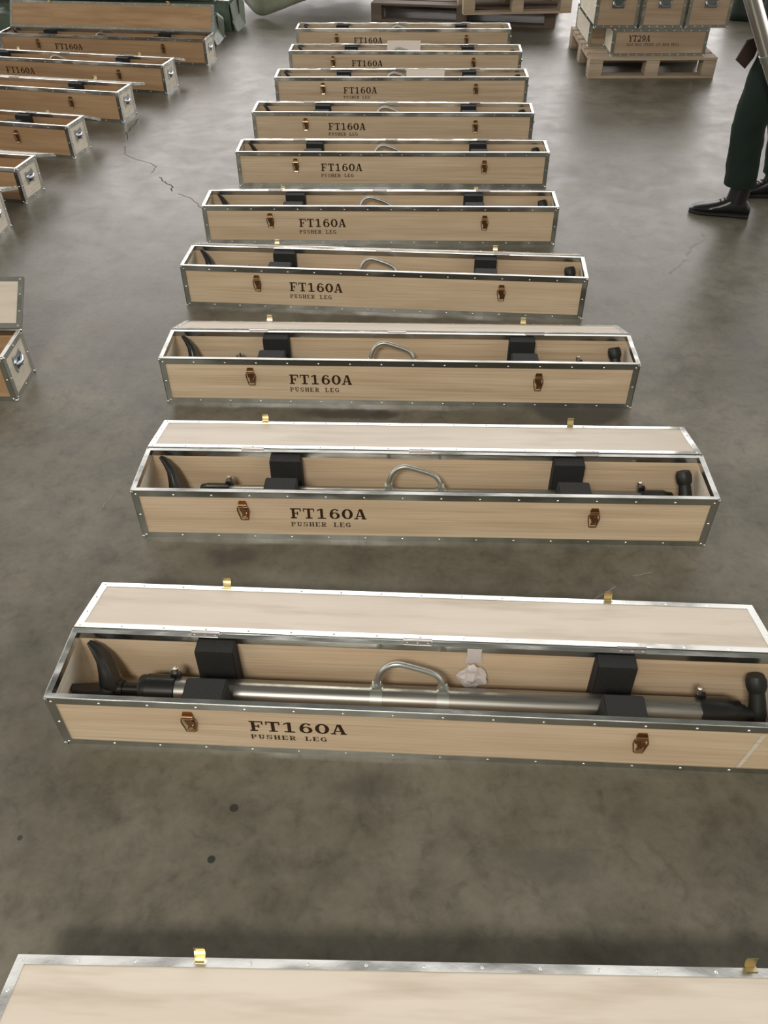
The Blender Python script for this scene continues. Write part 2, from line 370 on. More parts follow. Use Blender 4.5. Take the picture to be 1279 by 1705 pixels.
# ------------------------------------------------------------------ long plywood case
L, W, H = 1.75, .2083, .1904
TH = .010
def shell(m, L, W, H, t=TH, e=.0012):
    x0, x1, y0, y1, z0, z1 = -L / 2 + e, L / 2 - e, e, W - e, e, H - e
    m.box(x0, x1, y0, y0 + t, z0, z1); m.box(x0, x1, y1 - t, y1, z0, z1)
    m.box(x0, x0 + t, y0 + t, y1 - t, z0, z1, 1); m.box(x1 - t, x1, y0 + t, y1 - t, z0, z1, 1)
    m.box(x0 + t, x1 - t, y0 + t, y1 - t, z0, z0 + t)
def edge_strips(m, L, W, H, b=.021, open_top=True, step=.11, inner=.019):
    e = .0016; X = L / 2; t = TH + e
    # rim: U channel (outer band, top, inner lip)
    def strip(x0, x1, y0, y1, z0, z1): m.box(x0, x1, y0, y1, z0, z1)
    for z0, z1 in ((H - b, H), (0, b)):
        strip(-X, X, -e, 0 + .0012, z0, z1); strip(-X, X, W - .0012, W + e, z0, z1)
        strip(-X - e, -X + .0012, -e, W + e, z0, z1); strip(X - .0012, X + e, -e, W + e, z0, z1)
    top = H + e; tw = TH + .003 if open_top else b
    strip(-X - e, X + e, -e, tw, H - .0012, top); strip(-X - e, X + e, W - tw, W + e, H - .0012, top)
    strip(-X - e, -X + tw, tw, W - tw, H - .0012, top); strip(X - tw, X + e, tw, W - tw, H - .0012, top)
    if open_top:
        i = inner
        strip(-X + t, X - t, t - .001, tw, H - i, H); strip(-X + t, X - t, W - tw, W - t + .001, H - i, H)
        strip(-X + t - .001, -X + tw, tw, W - tw, H - i, H); strip(X - tw, X - t + .001, tw, W - tw, H - i, H)
    for sx in (-1, 1):
        for y0, y1 in ((-e, .0012), (W - .0012, W + e)):
            xs = sorted((sx * X, sx * (X - b))); strip(xs[0], xs[1], y0, y1, b, H - b)
        xs = sorted((sx * (X - .0012), sx * (X + e)))
        strip(xs[0], xs[1], -e, b, b, H - b); strip(xs[0], xs[1], W - b, W + e, b, H - b)
    for y in (-e * .6, W + e * .6): m.tube([(-X - e, y, H + e * .5), (X + e, y, H + e * .5)], .0017, 6)
    for x in (-X - e * .6, X + e * .6): m.tube([(x, -e, H + e * .5), (x, W + e, H + e * .5)], .0017, 6)
    n = max(2, int(L / step))
    for i in range(n + 1):
        x = -X + .012 + (L - .024) * i / n
        for z in (H - b * .62, b * .5):
            m.dome((x, -e, z), (0, -1, 0), .0038, .0024, 1); m.dome((x, W + e, z), (0, 1, 0), .0038, .0024, 1)
    for sx in (-1, 1):
        for z in (H * .5,):
            m.dome((sx * (X - b * .5), -e, z), (0, -1, 0), .0038, .0024, 1)
            for y in (b * .5, W - b * .5): m.dome((sx * (X + e), y, z), (sx, 0, 0), .0038, .0024, 1)
        for y in (.012, W * .5, W - .012):
            for z in (H - b * .5, b * .5): m.dome((sx * (X + e), y, z), (sx, 0, 0), .0038, .0024, 1)
    # pressed corner caps
    for sx in (-1, 1):
        for y, dy in ((0, -1), (W, 1)):
            for z in (.002, H - .001): m.dome((sx * (X - .002), y - dy * .002, z - (.0 if z < .1 else .004)), (sx, dy, 0), .0085, .0065, 0, 8)

def add_latch(parent, x, z, y=0.0):
    m = MB()   # back plate and hooked keeper
    m.prism([(x - .013, z + .026), (x - .010, z + .036), (x + .010, z + .036), (x + .013, z + .026), (x + .011, z - .006), (x - .011, z - .006)], -.0022, 'y', y)
    m.tube([(x - .013, y - .005, z + .022), (x + .013, y - .005, z + .022)], .0048, 10)
    m.tube([(x - .015, y - .0075, z + .017), (x + .015, y - .0075, z + .017)], .0017, 8, 1)
    m.prism([(x - .009, z + .014), (x + .009, z + .014), (x + .006, z - .012), (x - .006, z - .012)], -.006, 'y', y)
    la = m.build('latch', [bronze, bronze_hi], parent)
    w = MB()   # hanging trapezoid loop with its lever plate
    d = y - .006
    w.tube([(x - .016, d, z + .014), (x - .017, d - .001, z + .002), (x - .010, d, z - .034), (x + .012, d, z - .034), (x + .017, d - .001, z + .002), (x + .015, d, z + .014)], .0018, 8)
    w.prism([(x - .007, z - .026), (x + .012, z - .026), (x + .014, z - .004), (x + .009, z + .008), (x + .001, z + .004)], -.002, 'y', d + .001)
    w.tube([(x - .009, d - .001, z - .034), (x + .011, d - .001, z - .034)], .0026, 8, 1)
    w.tube([(x - .001, d - .002, z - .020), (x + .008, d - .002, z - .020), (x + .009, d - .002, z - .008)], .0011, 6, 1)
    w.build('toggle_loop', [bronze, bronze_hi], la)
    return la

def add_end_handle(parent, sx, X, y, z, s=1.0):
    m = MB()
    q = [(-.040, .012), (-.034, .034), (-.012, .026), (.012, .026), (.034, .034), (.040, .012), (.036, -.014), (.030, -.036), (.010, -.026), (-.010, -.026), (-.030, -.036), (-.036, -.014)]
    m.prism([(y + a * s, z + b * s) for a, b in q], sx * .003, 'x', sx * (X + .0002))
    for a, b in ((-.030, .026), (.030, .026), (-.027, -.028), (.027, -.028)):
        m.dome((sx * (X + .0032), y + a * s, z + b * s), (sx, 0, 0), .0035 * s, .002, 0)
    m.prism([(y - .024 * s, z - .010 * s), (y + .024 * s, z - .010 * s), (y + .018 * s, z - .024 * s), (y - .018 * s, z - .024 * s)], sx * .0008, 'x', sx * (X + .0031), 1)
    h = m.build('end_handle', [chrome, black_m], parent)
    g = MB()
    pts = [(sx * (X + .005 + .008 * math.sin(i / 8 * math.pi)), y - .034 * s + .0085 * s * i, z + .004 * s - .007 * s * math.sin(i / 8 * math.pi)) for i in range(9)]
    g.tube(pts, [.0045, .0065, .0075, .008, .008, .008, .0075, .0065, .0045], 10)
    g.build('bail', chrome, h)

def make_case():
    root = thing('plywood_case')
    m = MB(); shell(m, L, W, H); body = m.build('body', [plywood, lit_end_scuff_ply], root)
    lettering('FT160A', -.4005, -.170, .087, .129, .0012, body)
    lettering('PUSHER LEG', -.402, -.217, .054, .0725, .0012, body, .2)
    m = MB(); edge_strips(m, L, W, H); m.build('edging', [edging_m, rivet_m], root)
    add_latch(root, -.543, .121); add_latch(root, .518, .113)
    for sx in (-1, 1): add_end_handle(root, sx, L / 2, W * .5, H * .60)
    for x in (-.538, -.006, .518):
        m = MB()
        m.tube([(x - .036, W + .003, H + .0035), (x + .036, W + .003, H + .0035)], .0038, 10)
        m.box(x - .034, x + .034, W - .012, W + .002, H + .0014, H + .0032)
        for k in (-.026, 0, .026): m.dome((x + k, W - .006, H + .003), (0, 0, 1), .003, .0018)
        m.build('hinge', hinge_m, root)
    # foam cradles: U blocks with a channel for the cylinder
    for x0, x1 in ((-.556, -.458), (.430, .526)):
        m = MB(); c = .0125
        pr = [(c, .0125), (W - c, .0125), (W - c, .186), (.152, .184), (.1495, .085)]
        for i in range(7):
            t = math.pi * i / 6; pr.append((.115 + .0368 * math.cos(t) * .935, .074 - .0375 * math.sin(t)))
        pr += [(.0805, .085), (.078, .184), (c, .186)]
        # outline is concave: build it as strips so that it triangulates cleanly
        m.prism([(c, .0125), (.0805, .0125), (.0805, .085), (.078, .186), (c, .187)], x1 - x0, 'x', x0)
        m.prism([(.1495, .0125), (W - c, .0125), (W - c, .187), (.152, .186), (.1495, .085)], x1 - x0, 'x', x0)
        m.prism([(.0805, .0125), (.1495, .0125), (.1495, .033), (.0805, .033)], x1 - x0, 'x', x0)
        m.build('foam_block', foam_m, root, bevel=.003)
    # lid, modelled lying open behind the hinge line, inner face up
    LD = .205
    m = MB(); m.box(-L / 2 + .001, L / 2 - .001, .0015, LD - .0015, -.0135, -.0015)
    lid = m.build('lid', veneer, root, loc=(0, W + .004, H + .004), rot=(R(-14), 0, 0))
    lid['label'] = 'pale plywood lid panel opened backwards'
    m = MB(); b = .019; X = L / 2
    for z0, z1 in ((-.0015, 0), (-.015, -.0135)):
        m.box(-X, X, 0, b, z0, z1); m.box(-X, X, LD - b, LD, z0, z1)
        m.box(-X, -X + b, b, LD - b, z0, z1); m.box(X - b, X, b, LD - b, z0, z1)
    m.box(-X, X, 0, .0015, -.0135, -.0015); m.box(-X, X, LD - .0015, LD, -.0135, -.0015)
    m.box(-X, -X + .0015, .0015, LD - .0015, -.0135, -.0015); m.box(X - .0015, X, .0015, LD - .0015, -.0135, -.0015)
    for i in range(17):
        x = -X + .012 + (L - .024) * i / 16
        for y in (b * .5, LD - b * .5): m.dome((x, y, 0), (0, 0, 1), .0036, .002, 1)
    for sx in (-1, 1):
        for k in (.33, .66): m.dome((sx * (X - b * .5), LD * k, 0), (0, 0, 1), .0036, .002, 1)
    m.build('lid_edging', [edging_m, rivet_m], lid)
    for x in (-.530, .498):
        m = MB(); hw = .0105
        prof = [(LD - .010, .0005), (LD + .002, .0012), (LD + .004, .006), (LD + .0045, .014), (LD + .003, .021), (LD + .0005, .025)]
        rings = [[(x - hw, a, z), (x + hw, a, z), (x + hw, a + .0018, z + .0006), (x - hw, a + .0018, z + .0006)] for a, z in prof]
        m.loft(rings, 0, True, False); m.build('catch', brass, lid)
    return root

# ------------------------------------------------------------------ pneumatic pusher leg (axis on x, at the root)
def make_leg():
    root = thing('pusher_leg')
    m = MB(); m.lathe_x([(-.612, .0335), (-.612, .0362), (.690, .0362), (.690, .0335)], 40); m.build('cylinder_tube', tube_m, root)
    m = MB(); m.lathe_x([(-.700, .026), (-.700, .037), (-.695, .039), (-.684, .039), (-.682, .0412), (-.610, .0412), (-.608, .038)], 36)
    m.obox((-.610, .022, .036), (.012, 0, 0), (0, .006, 0), (0, 0, .010))
    k = m.build('front_collar', black_m, root)
    m = MB(); m.tube([(-.610, .024, .044), (-.610, .027, .058)], .0075, 6); m.dome((-.610, .027, .058), (0, .2, 1), .0055, .004); m.build('clamp_bolt', bolt_m, k)
    m = MB(); m.lathe_x([(.684, .037), (.684, .0405), (.758, .0405), (.764, .037), (.783, .034), (.783, .026), (.796, .024)], 36)
    m.obox((.688, .022, .036), (.010, 0, 0), (0, .006, 0), (0, 0, .010))
    k = m.build('rear_collar', black_m, root)
    m = MB(); m.tube([(.682, .024, .044), (.682, .027, .060)], .0075, 6); m.dome((.682, .027, .060), (0, .2, 1), .0058, .004); m.build('clamp_bolt', bolt_m, k)
    m = MB(); m.lathe_x([(-.775, .017), (-.700, .017)], 20); m.lathe_x([(-.762, .023), (-.745, .023)], 20); m.build('piston_rod', black_m, root)
    # fork: hub and two unequal claws, each a curved flat blade
    m = MB()
    m.lathe_x([(-.765, .024), (-.775, .028), (-.792, .027), (-.800, .018)], 20)
    def blade(path, widths, thick, wd):
        path = [Vector(p) for p in path]; wd = Vector(wd).normalized(); rings = []
        for i, p in enumerate(path):
            t = (path[min(i + 1, len(path) - 1)] - path[max(i - 1, 0)]).normalized()
            a = (wd - t * wd.dot(t)).normalized(); n = t.cross(a)
            w, h = widths[i], thick[i]
            rings.append([p + a * w + n * h * .3, p + a * w * .7 + n * h, p - a * w * .7 + n * h, p - a * w + n * h * .3,
                          p - a * w - n * h * .3, p - a * w * .7 - n * h, p + a * w * .7 - n * h, p + a * w - n * h * .3])
        m.loft(rings)
    blade([(-.768, .0, .0), (-.780, .010, .018), (-.784, .024, .044), (-.793, .040, .072), (-.810, .052, .094), (-.828, .060, .108)],
          [.026, .030, .030, .027, .020, .010], [.020, .020, .016, .012, .009, .004], (.0, .86, -.5))
    blade([(-.768, 0, 0), (-.788, -.008, -.006), (-.812, -.016, .002), (-.838, -.024, .018), (-.860, -.029, .036)],
          [.026, .030, .031, .027, .016], [.020, .020, .016, .011, .005], (.0, .86, -.5))
    m.build('fork', black_m, root)
    # carrying handle on two bands
    m = MB()
    key = [(-.104, .010, .034), (-.102, .016, .060), (-.092, .022, .086), (-.074, .026, .102), (-.050, .028, .107), (-.015, .027, .098), (.022, .025, .086), (.044, .022, .074), (.056, .016, .056), (.059, .010, .034)]
    pts = []
    for i in range(len(key) - 1):
        a, b = Vector(key[i]), Vector(key[i + 1]); p0 = Vector(key[max(i - 1, 0)]); p3 = Vector(key[min(i + 2, len(key) - 1)])
        for k in range(4):
            t = k / 4; pts.append(.5 * ((2 * a) + (b - p0) * t + (2 * p0 - 5 * a + 4 * b - p3) * t * t + (3 * a - p0 - 3 * b + p3) * t ** 3))
    pts.append(Vector(key[-1])); m.tube(pts, .0075, 12)
    h = m.build('carrying_handle', clamp_m, root)
    for x in (-.104, .060):
        m = MB(); m.lathe_x([(x - .0155, .0360), (x - .0155, .0388), (x + .0155, .0388), (x + .0155, .0360)], 36)
        m.obox((x, .008, .040), (.011, 0, 0), (0, .010, 0), (0, .002, .008))
        m.build('band', clamp_m, h)
    # end fitting: stub pipe turned up towards the back with a ribbed hose grip
    m = MB(); m.lathe_x([(.780, .018), (.825, .018)], 16)
    m.tube([(.828, -.018, -.022), (.828, 0, 0), (.826, .018, .026), (.821, .036, .054)], [.018, .022, .020, .018], 14)
    m.tube([(.822, .034, .050), (.820, .040, .060), (.817, .049, .074), (.815, .055, .084)], [.021, .0245, .0245, .020], 14)
    m.build('elbow_fitting', rubber_m, root)
    return root

case0 = make_case(); leg0 = make_leg()
used = {'case': False, 'leg': False}
GR_M, GR_L = 'open plywood cases of the middle row', 'open plywood cases of the left row'
def put_case(x, y, yaw, lid, label, group, foam=0.0, leg=None, legdx=0.0, ply=None):
    global case0, leg0
    c = case0 if not used['case'] else dup(case0); used['case'] = True
    c.location = (x, y, 0); c.rotation_euler = (0, 0, R(yaw)); tag(c, label, 'case', group)
    fs = [o for o in c.children if o.name.startswith('foam_block')]
    for i, o in enumerate(sorted(fs, key=lambda o: o.name)): o.location.x = foam if isinstance(foam, float) else foam[i]
    for o in c.children:
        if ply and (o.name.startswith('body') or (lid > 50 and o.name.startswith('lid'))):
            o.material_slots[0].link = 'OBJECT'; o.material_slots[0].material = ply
        if o.name.startswith('lid'): o.rotation_euler = (R(lid), 0, 0)
    if leg:
        l = leg0 if not used['leg'] else dup(leg0); used['leg'] = True
        a = R(yaw); px, py = legdx, .115
        l.location = (x + px * math.cos(a) - py * math.sin(a), y + px * math.sin(a) + py * math.cos(a), .0745)
        l.rotation_euler = (0, 0, a); tag(l, leg, 'rock drill leg', 'pusher legs packed in the cases')
    return c
MID = [  # x, y, yaw, lid angle, foam shift, label of the case, label of the leg
 (.073, 1.099, -3.55, -14.0, (0.0, 0.0), 'open plywood case nearest to the viewer with its whole interior and a plastic bag showing', 'steel pusher leg fully visible in the nearest open case, beside the plastic bag'),
 (.114, 1.860, -2.33, -12.0, (.077, -.020), 'open plywood case second from the front whose wide lid rim shines white', 'steel pusher leg in the second open case from the front'),
 (.054, 2.600, -2.56, -21.0, (.040, -.010), 'open plywood case third from the front, standing over a round dark floor stain', 'steel pusher leg in the third open case, over the round floor stain'),
 (-.003, 3.314, -5.38, -23.0, (.060, -.030), 'open plywood case fourth from the front, turned most askew in the middle row', 'steel pusher leg in the fourth, most askew case of the middle row'),
 (-.006, 4.011, -2.15, -24.0, (.075, -.010), 'open plywood case fifth from the front, left end nearest the long floor crack', 'steel pusher leg in the fifth case, beside the floor crack'),
 (.066, 4.769, -2.21, -24.0, (.060, .010), 'open plywood case sixth from the front in the middle row', 'steel pusher leg in the sixth case of the middle row'),
 (.078, 5.471, -2.81, -24.0, (.060, .0), 'open plywood case seventh from the front, just before the two with paper sheets', 'steel pusher leg in the seventh case, before the cases with paper'),
 (.151, 6.244, -1.92, -24.0, (.10, .0), 'open plywood case third from the back, paper sheet sunk inside its rim', 'steel pusher leg in the third case from the back of the middle row'),
 (.194, 6.930, -3.16, -24.0, (.090, .0), 'open plywood case second from the back, paper sheet standing above its rim', 'steel pusher leg in the second case from the back of the middle row'),
 (.197, 7.628, -2.75, -24.0, (.0, .0), 'open plywood case farthest back in the middle row, before the pallets', 'steel pusher leg in the farthest case of the middle row, before the pallets'),
]
b0c = put_case(.162, .171, -1.6, -14.5, 'closed-looking plywood lid and case cut off by the bottom edge, two gold catches', GR_M)
for x, y, yaw, lid, fo, lb, ll in MID: put_case(x, y, yaw, lid, lb, GR_M, fo, ll)
LEFT = [
 (-2.238, 7.504, -9.08, 58.0, 'plywood case with raised lid at the back of the left row, before green bundles', True),
 (-2.417, 6.801, -12.5, -16.0, 'plywood case second from the back of the left row, lettering cut near frame edge', True),
 (-2.592, 6.150, -12.5, -14.0, 'plywood case third from the back of the left row, its foot at the crack\'s start', False),
 (-2.738, 5.473, -13.0, -22.0, 'plywood case fourth from the back of the left row', False),
 (-2.827, 4.752, -11.3, -17.0, 'plywood case fifth from the back of the left row, only its right end in view', False),
 (-2.839, 4.119, -3.0, -17.0, 'plywood case at the left edge of which only a sliver of one end shows', False),
 (-2.276, 2.668, -0.81, 42.0, 'plywood case with raised lid at the left edge, nearest of the left row', False),
]
for x, y, yaw, lid, lb, lg in LEFT:
    put_case(x, y, yaw, lid, lb, GR_L, 0.0, ('steel pusher leg in the left row case with raised lid at the back' if lid > 50 else 'steel pusher leg in the second case from the back of the left row') if lg else None, ply=shaded_ply)

near = [o for o in scene.objects if o.type == 'EMPTY' and o.get('label') == MID[0][5]][0]
m = MB(); m.add([(.762, .0004, .022), (.772, .0004, .022), (.794, .0004, .160), (.782, .0004, .160)], [(0, 1, 2, 3)])
q = m.build('scuff_mark', lit_end_scuff_ply, [o for o in near.children if o.name.startswith('body')][0]); q['label'] = 'pale diagonal scuff on the front board'

# ------------------------------------------------------------------ plastic bag and papers
def wl(x, y, yaw, p):
    a = R(yaw); return (x + p[0] * math.cos(a) - p[1] * math.sin(a), y + p[0] * math.sin(a) + p[1] * math.cos(a), p[2])
b1 = MID[0]
bag = thing('plastic_bag', wl(*b1[:3], (.135, .180, .07)), R(b1[2])); tag(bag, 'small crumpled clear plastic bag taped inside the nearest case', 'bag')
bm = bmesh.new(); bmesh.ops.create_icosphere(bm, subdivisions=3, radius=1)
for v in bm.verts:
    n = noise.noise(v.co * 1.6 + Vector((3, 1, 7))) * .5 + noise.noise(v.co * 4.3) * .22
    z = v.co.z; pinch = 1 - .5 * max(0, z)
    v.co = Vector((v.co.x * .036 * (1 + n) * pinch - .004 * z, v.co.y * .013 * (1 + 1.6 * n), z * .044 * (1 + n * .7) + .028))
me = bpy.data.meshes.new('pouch'); bm.to_mesh(me); bm.free(); me.materials.append(bag_m)
o = bpy.data.objects.new('pouch', me); C.objects.link(o); o.parent = bag
m = MB(); m.loft([[(-.022, .0155, .06), (.022, .0155, .06), (.022, .0165, .06), (-.022, .0165, .06)], [(-.017, .012, .095), (.017, .012, .095), (.017, .013, .095), (-.017, .013, .095)],
                  [(-.018, .0125, .119), (.018, .0125, .119), (.018, .0135, .119), (-.018, .0135, .119)]], 0, True, False)
m.build('tape', bag_m, bag)
def sheet(px, prof, w, label, base):
    x, y, yaw = base
    o = MB(); rings = []
    for a, z in prof: rings.append([(px - w / 2, a, z), (px, a + .002, z + .001), (px + w / 2, a, z), (px + w / 2, a + .0008, z + .0008), (px, a + .0028, z + .0018), (px - w / 2, a + .0008, z + .0008)])
    o.loft(rings, 0, True, False); q = o.build('paper_sheet', paper_m); q.location = (x, y, 0); q.rotation_euler = (0, 0, R(yaw)); tag(q, label, 'paper', 'paper sheets in the cases')
sheet(-.012, [(.080, .125), (.11, .145), (.16, .176), (.197, .197), (.222, .213)], .255, 'pale paper sheet standing above the rim of the second case from the back', MID[8][:3])
sheet(.17, [(.078, .120), (.11, .138), (.16, .170), (.194, .195)], .27, 'pale paper sheet lying inside the third case from the back', MID[7][:3])

# ------------------------------------------------------------------ pallets
def make_pallet(x, y, yaw, w, d, h, wood, label, group, z=0.0, nb=7):
    p = thing('pallet', (x, y, z), R(yaw)); tag(p, label, 'pallet', group)
    bt = .018; m = MB()
    bw = d / (nb + (nb - 1) * .28)
    for i in range(nb): m.box(0, w, i * bw * 1.28, i * bw * 1.28 + bw, h - bt, h)
    for k in (0, (w - .1) / 2, w - .1): m.box(k, k + .1, .002, d - .002, h - 2 * bt, h - bt)
    m.build('deck', wood, p, bevel=.002)
    for k in (0, (w - .1) / 2, w - .1):
        for q in (.003, (d - .12) / 2, d - .123):
            m = MB(); m.box(k, k + .1, q, q + .12, bt, h - 2 * bt); m.build('block', wood, p, bevel=.002)
    for q in (.003, (d - .1) / 2, d - .103):
        m = MB(); m.box(0, w, q, q + .1, 0, bt); m.build('bottom_board', wood, p, bevel=.002)
    return p
GP = 'wooden pallets'
make_pallet(1.588, 6.885, -1.6, .948, 1.0, .142, pallet_wood, 'light wooden pallet under the stacked metal-edged cases', GP)
make_pallet(-.07, 8.85, -12.5, 1.70, 1.25, .15, dark_wood, 'dark pallet on the floor behind the farthest middle case', GP)
make_pallet(.742, 8.29, 2.2, .95, .9, .142, pallet_wood, 'light brown pallet laid on top of the dark pallet', GP, z=.151)

# ------------------------------------------------------------------ rock drill cases on the pallet
def drill_case(x, y, z, yaw, w, d, h, label, wood, text=False, handle=True):
    c = thing('drill_case', (x, y, z), R(yaw)); tag(c, label, 'case', 'metal-edged cases stacked on the pallet')
    e = .0012; m = MB(); m.box(-w / 2 + e, w / 2 - e, e, d - e, e, h - e); m.m[4] = m.m[5] = 1; b = m.build('body', [wood, lit_end_scuff_ply], c)  # left and right sides take the painted side-lit tone
    m = MB(); edge_strips(m, w, d, h, .022, False, .06); m.box(-w / 2 + .02, w / 2 - .02, .02, d - .02, h - .001, h + .0004)
    m.build('edging', [edging_m, rivet_m], c)
    if text:
        lettering('YT29A', -w / 2 + .117, -w / 2 + .275, .098, .140, e, b, .10)
        lettering('FAST HOLE FEEDER LEG ROCK DRILL', -w / 2 + .108, -w / 2 + .50, .070, .088, e, b, .2)
    if handle:
        m = MB(); zz = h * .56
        m.prism([(-.048, zz + .03), (.048, zz + .03), (.044, zz - .03), (-.044, zz - .03)], -.004, 'y', -.0002)
        hd = m.build('end_handle', chrome, c); m = MB()
        m.tube([(-.040, -.006, zz + .012), (-.036, -.016, zz - .004), (-.018, -.020, zz - .016), (.018, -.020, zz - .016), (.036, -.016, zz - .004), (.040, -.006, zz + .012)], .006, 8)
        m.build('bail', chrome, hd)
    return c
drill_case(2.093, 6.915, .142, -1.6, .70, .30, .185, 'lettered plywood case at the front of the pallet, under the three cases', red_wood, True, False)
drill_case(1.80, 7.225, .142, -1.6, .34, .62, .185, 'lower case on the pallet, set back left behind the lettered one', red_wood, False, False)
drill_case(2.24, 7.225, .142, -1.6, .50, .62, .185, 'lower case on the pallet hidden at back right under the top cases', red_wood, False, False)
for i, (cx, lb) in enumerate([(1.745, 'leftmost of the three top cases on the pallet, its left side brightly lit'), (2.08, 'middle one of the three top cases on the pallet'), (2.412, 'rightmost of the three top cases on the pallet, overhanging the lettered case')]):
    drill_case(cx, 6.925 - i * .009, .3295, -1.6, .312, .68, .285, lb, red_wood, False, True)

# ------------------------------------------------------------------ tarpaulins
def draped(name, x, y, yaw, w, d, h, m_, label, hem, flare=.10, seed=0, crease=.03, res=.05, z0=0.0, cat='tarpaulin'):
    """cloth lying over a block w x d x h, hem(u) gives the hem height round the outline"""
    bm = bmesh.new(); nu = int(2 * (w + d) / res); rings = []
    def outline(s, off):
        P = 2 * (w + d); q = s * P
        if q < w: a, n = (q, 0), (0, -1)
        elif q < w + d: a, n = (w, q - w), (1, 0)
        elif q < 2 * w + d: a, n = (w - (q - w - d), d), (0, 1)
        else: a, n = (0, d - (q - 2 * w - d)), (-1, 0)
        return Vector((a[0] + n[0] * off, a[1] + n[1] * off, 0))
    levels = [(1.0, 0.0), (.85, .25), (.6, .5), (.3, .8), (0, 1.0)]
    so = Vector((seed * 7.1, seed * 3.3, 0))
    for lv, fl_ in levels:
        r = []
        for i in range(nu):
            s = i / nu; p = outline(s, 0); hz = hem(s); z = hz + (h - hz) * lv
            k = noise.noise(p * 9 + so) * crease * (1.2 - lv) + flare * fl_ * (.6 + .8 * noise.noise(p * 4 + so))
            p = outline(s, max(.004, k + .012)); p.z = z0 + z + noise.noise(p * 6 + so) * .012 * (0 if lv < .1 else 1)
            r.append(bm.verts.new(p))
        rings.append(r)
    for a, b in zip(rings[:-1], rings[1:]):
        for i in range(nu): bm.faces.new((a[i], b[i], b[(i + 1) % nu], a[(i + 1) % nu]))
    # top: concentric inward rings
    prev = rings[0]; cx, cy = w / 2, d / 2
    for t in (.6, .25):
        r = []
        for i in range(nu):
            p = outline(i / nu, 0); q = Vector((cx + (p.x - cx) * t, cy + (p.y - cy) * t, z0 + h + noise.noise(Vector((p.x * t, p.y * t, 0)) * 7 + so) * .018)); r.append(bm.verts.new(q))
        for i in range(nu): bm.faces.new((r[i], prev[i], prev[(i + 1) % nu], r[(i + 1) % nu]))
        prev = r
    bm.faces.new(prev)
    bmesh.ops.recalc_face_normals(bm, faces=bm.faces)
    me = bpy.data.meshes.new(name); bm.to_mesh(me); bm.free(); me.materials.append(m_)
    for p in me.polygons: p.use_smooth = True
    o = bpy.data.objects.new(name, me); C.objects.link(o); o.location = (x, y, 0); o.rotation_euler = (0, 0, R(yaw))
    sd = o.modifiers.new('s', 'SUBSURF'); sd.levels = 1; sd.render_levels = 1
    so_ = o.modifiers.new('t', 'SOLIDIFY'); so_.thickness = .003
    return tag(o, label, cat, 'tarpaulin covers')
draped('tarpaulin_cover', -1.12, 9.08, 25, 1.3, .8, .5, olive_m, 'olive tarpaulin cover at the top edge, one corner dipping to the floor',
       lambda s: .006 + .15 * min(1, min(abs(s), abs(1 - s)) / .17), .045, 2, .02)
draped('tarpaulin_cover', 3.27, 8.72, -18, 1.2, .9, .45, darktarp_m, 'near-black covered heap on the floor behind the person', lambda s: .0, .06, 5)
m_ = MB()
def bundle(x, y, z, yaw, length, dd, hh, label, seed):
    """long load wrapped in green film with gathered, folded ends"""
    o = thing('wrapped_bundle', (x, y, z), R(yaw)); tag(o, label, 'bundle', 'green wrapped bundles behind the left row')
    so = Vector((seed * 5.3, seed * 2.1, 0)); rings = []; n = 28; ns = 46
    for i in range(ns + 1):
        t = i / ns; X = -length * (1 - t); r = []
        for j in range(n):
            q = j / n * 4; k = int(q); f_ = q - k
            cs = [(0, 0), (dd, 0), (dd, hh), (0, hh)]; a, b = cs[k], cs[(k + 1) % 4]
            yy, zz = a[0] + (b[0] - a[0]) * f_, a[1] + (b[1] - a[1]) * f_
            wv = noise.noise(Vector((X * 7, yy * 12, zz * 12)) + so) * .022
            cy, cz = yy - dd / 2, zz - hh / 2
            sc = 1 + wv * 4
            r.append((X + noise.noise(Vector((zz * 9, yy * 9, X)) + so) * .012, dd / 2 + cy * sc, max(.002, hh / 2 + cz * sc)))
        rings.append(r)
    m = MB(); m.loft(rings, 0, True, False); m.build('wrapping', tarp_m, o)
    # folded end flaps
    m = MB()
    m.obox((.020, dd * .5, hh * .50), (.004, 0, .0008), (0, dd * .47, .012), (-.012, 0, hh * .44))
    m.obox((.040, dd * .42, hh * .22), (.005, 0, .002), (.006, dd * .40, .016), (.020, 0, -hh * .20))
    m.obox((.045, dd * .75, hh * .55), (.022, .010, -.02), (-.010, .026, .004), (.004, 0, hh * .36))
    m.build('end_flap', lit_flap_m, o, bevel=.002)
bundle(-1.45, 8.02, 0, -9, 2.0, .27, .20, 'green wrapped bundle directly behind the left case with raised lid', 1)
bundle(-1.33, 8.50, 0, -9, 2.2, .30, .24, 'green wrapped bundle farther back at top left, its folded end beside the aisle', 2)
bundle(-1.50, 8.47, .25, -6, 2.0, .32, .22, 'green wrapped bundle lying on top of the back one', 3)

# crumpled white scrap on the dark heap
bm = bmesh.new(); bmesh.ops.create_icosphere(bm, subdivisions=3, radius=.055)
for v in bm.verts: v.co *= 1 + .5 * noise.noise(v.co * 30)
me = bpy.data.meshes.new('plastic_scrap'); bm.to_mesh(me); bm.free(); me.materials.append(bag_m)
o = bpy.data.objects.new('plastic_scrap', me); C.objects.link(o); o.location = (3.36, 8.80, .50); tag(o, 'crumpled white plastic scrap on the near-black heap', 'scrap')

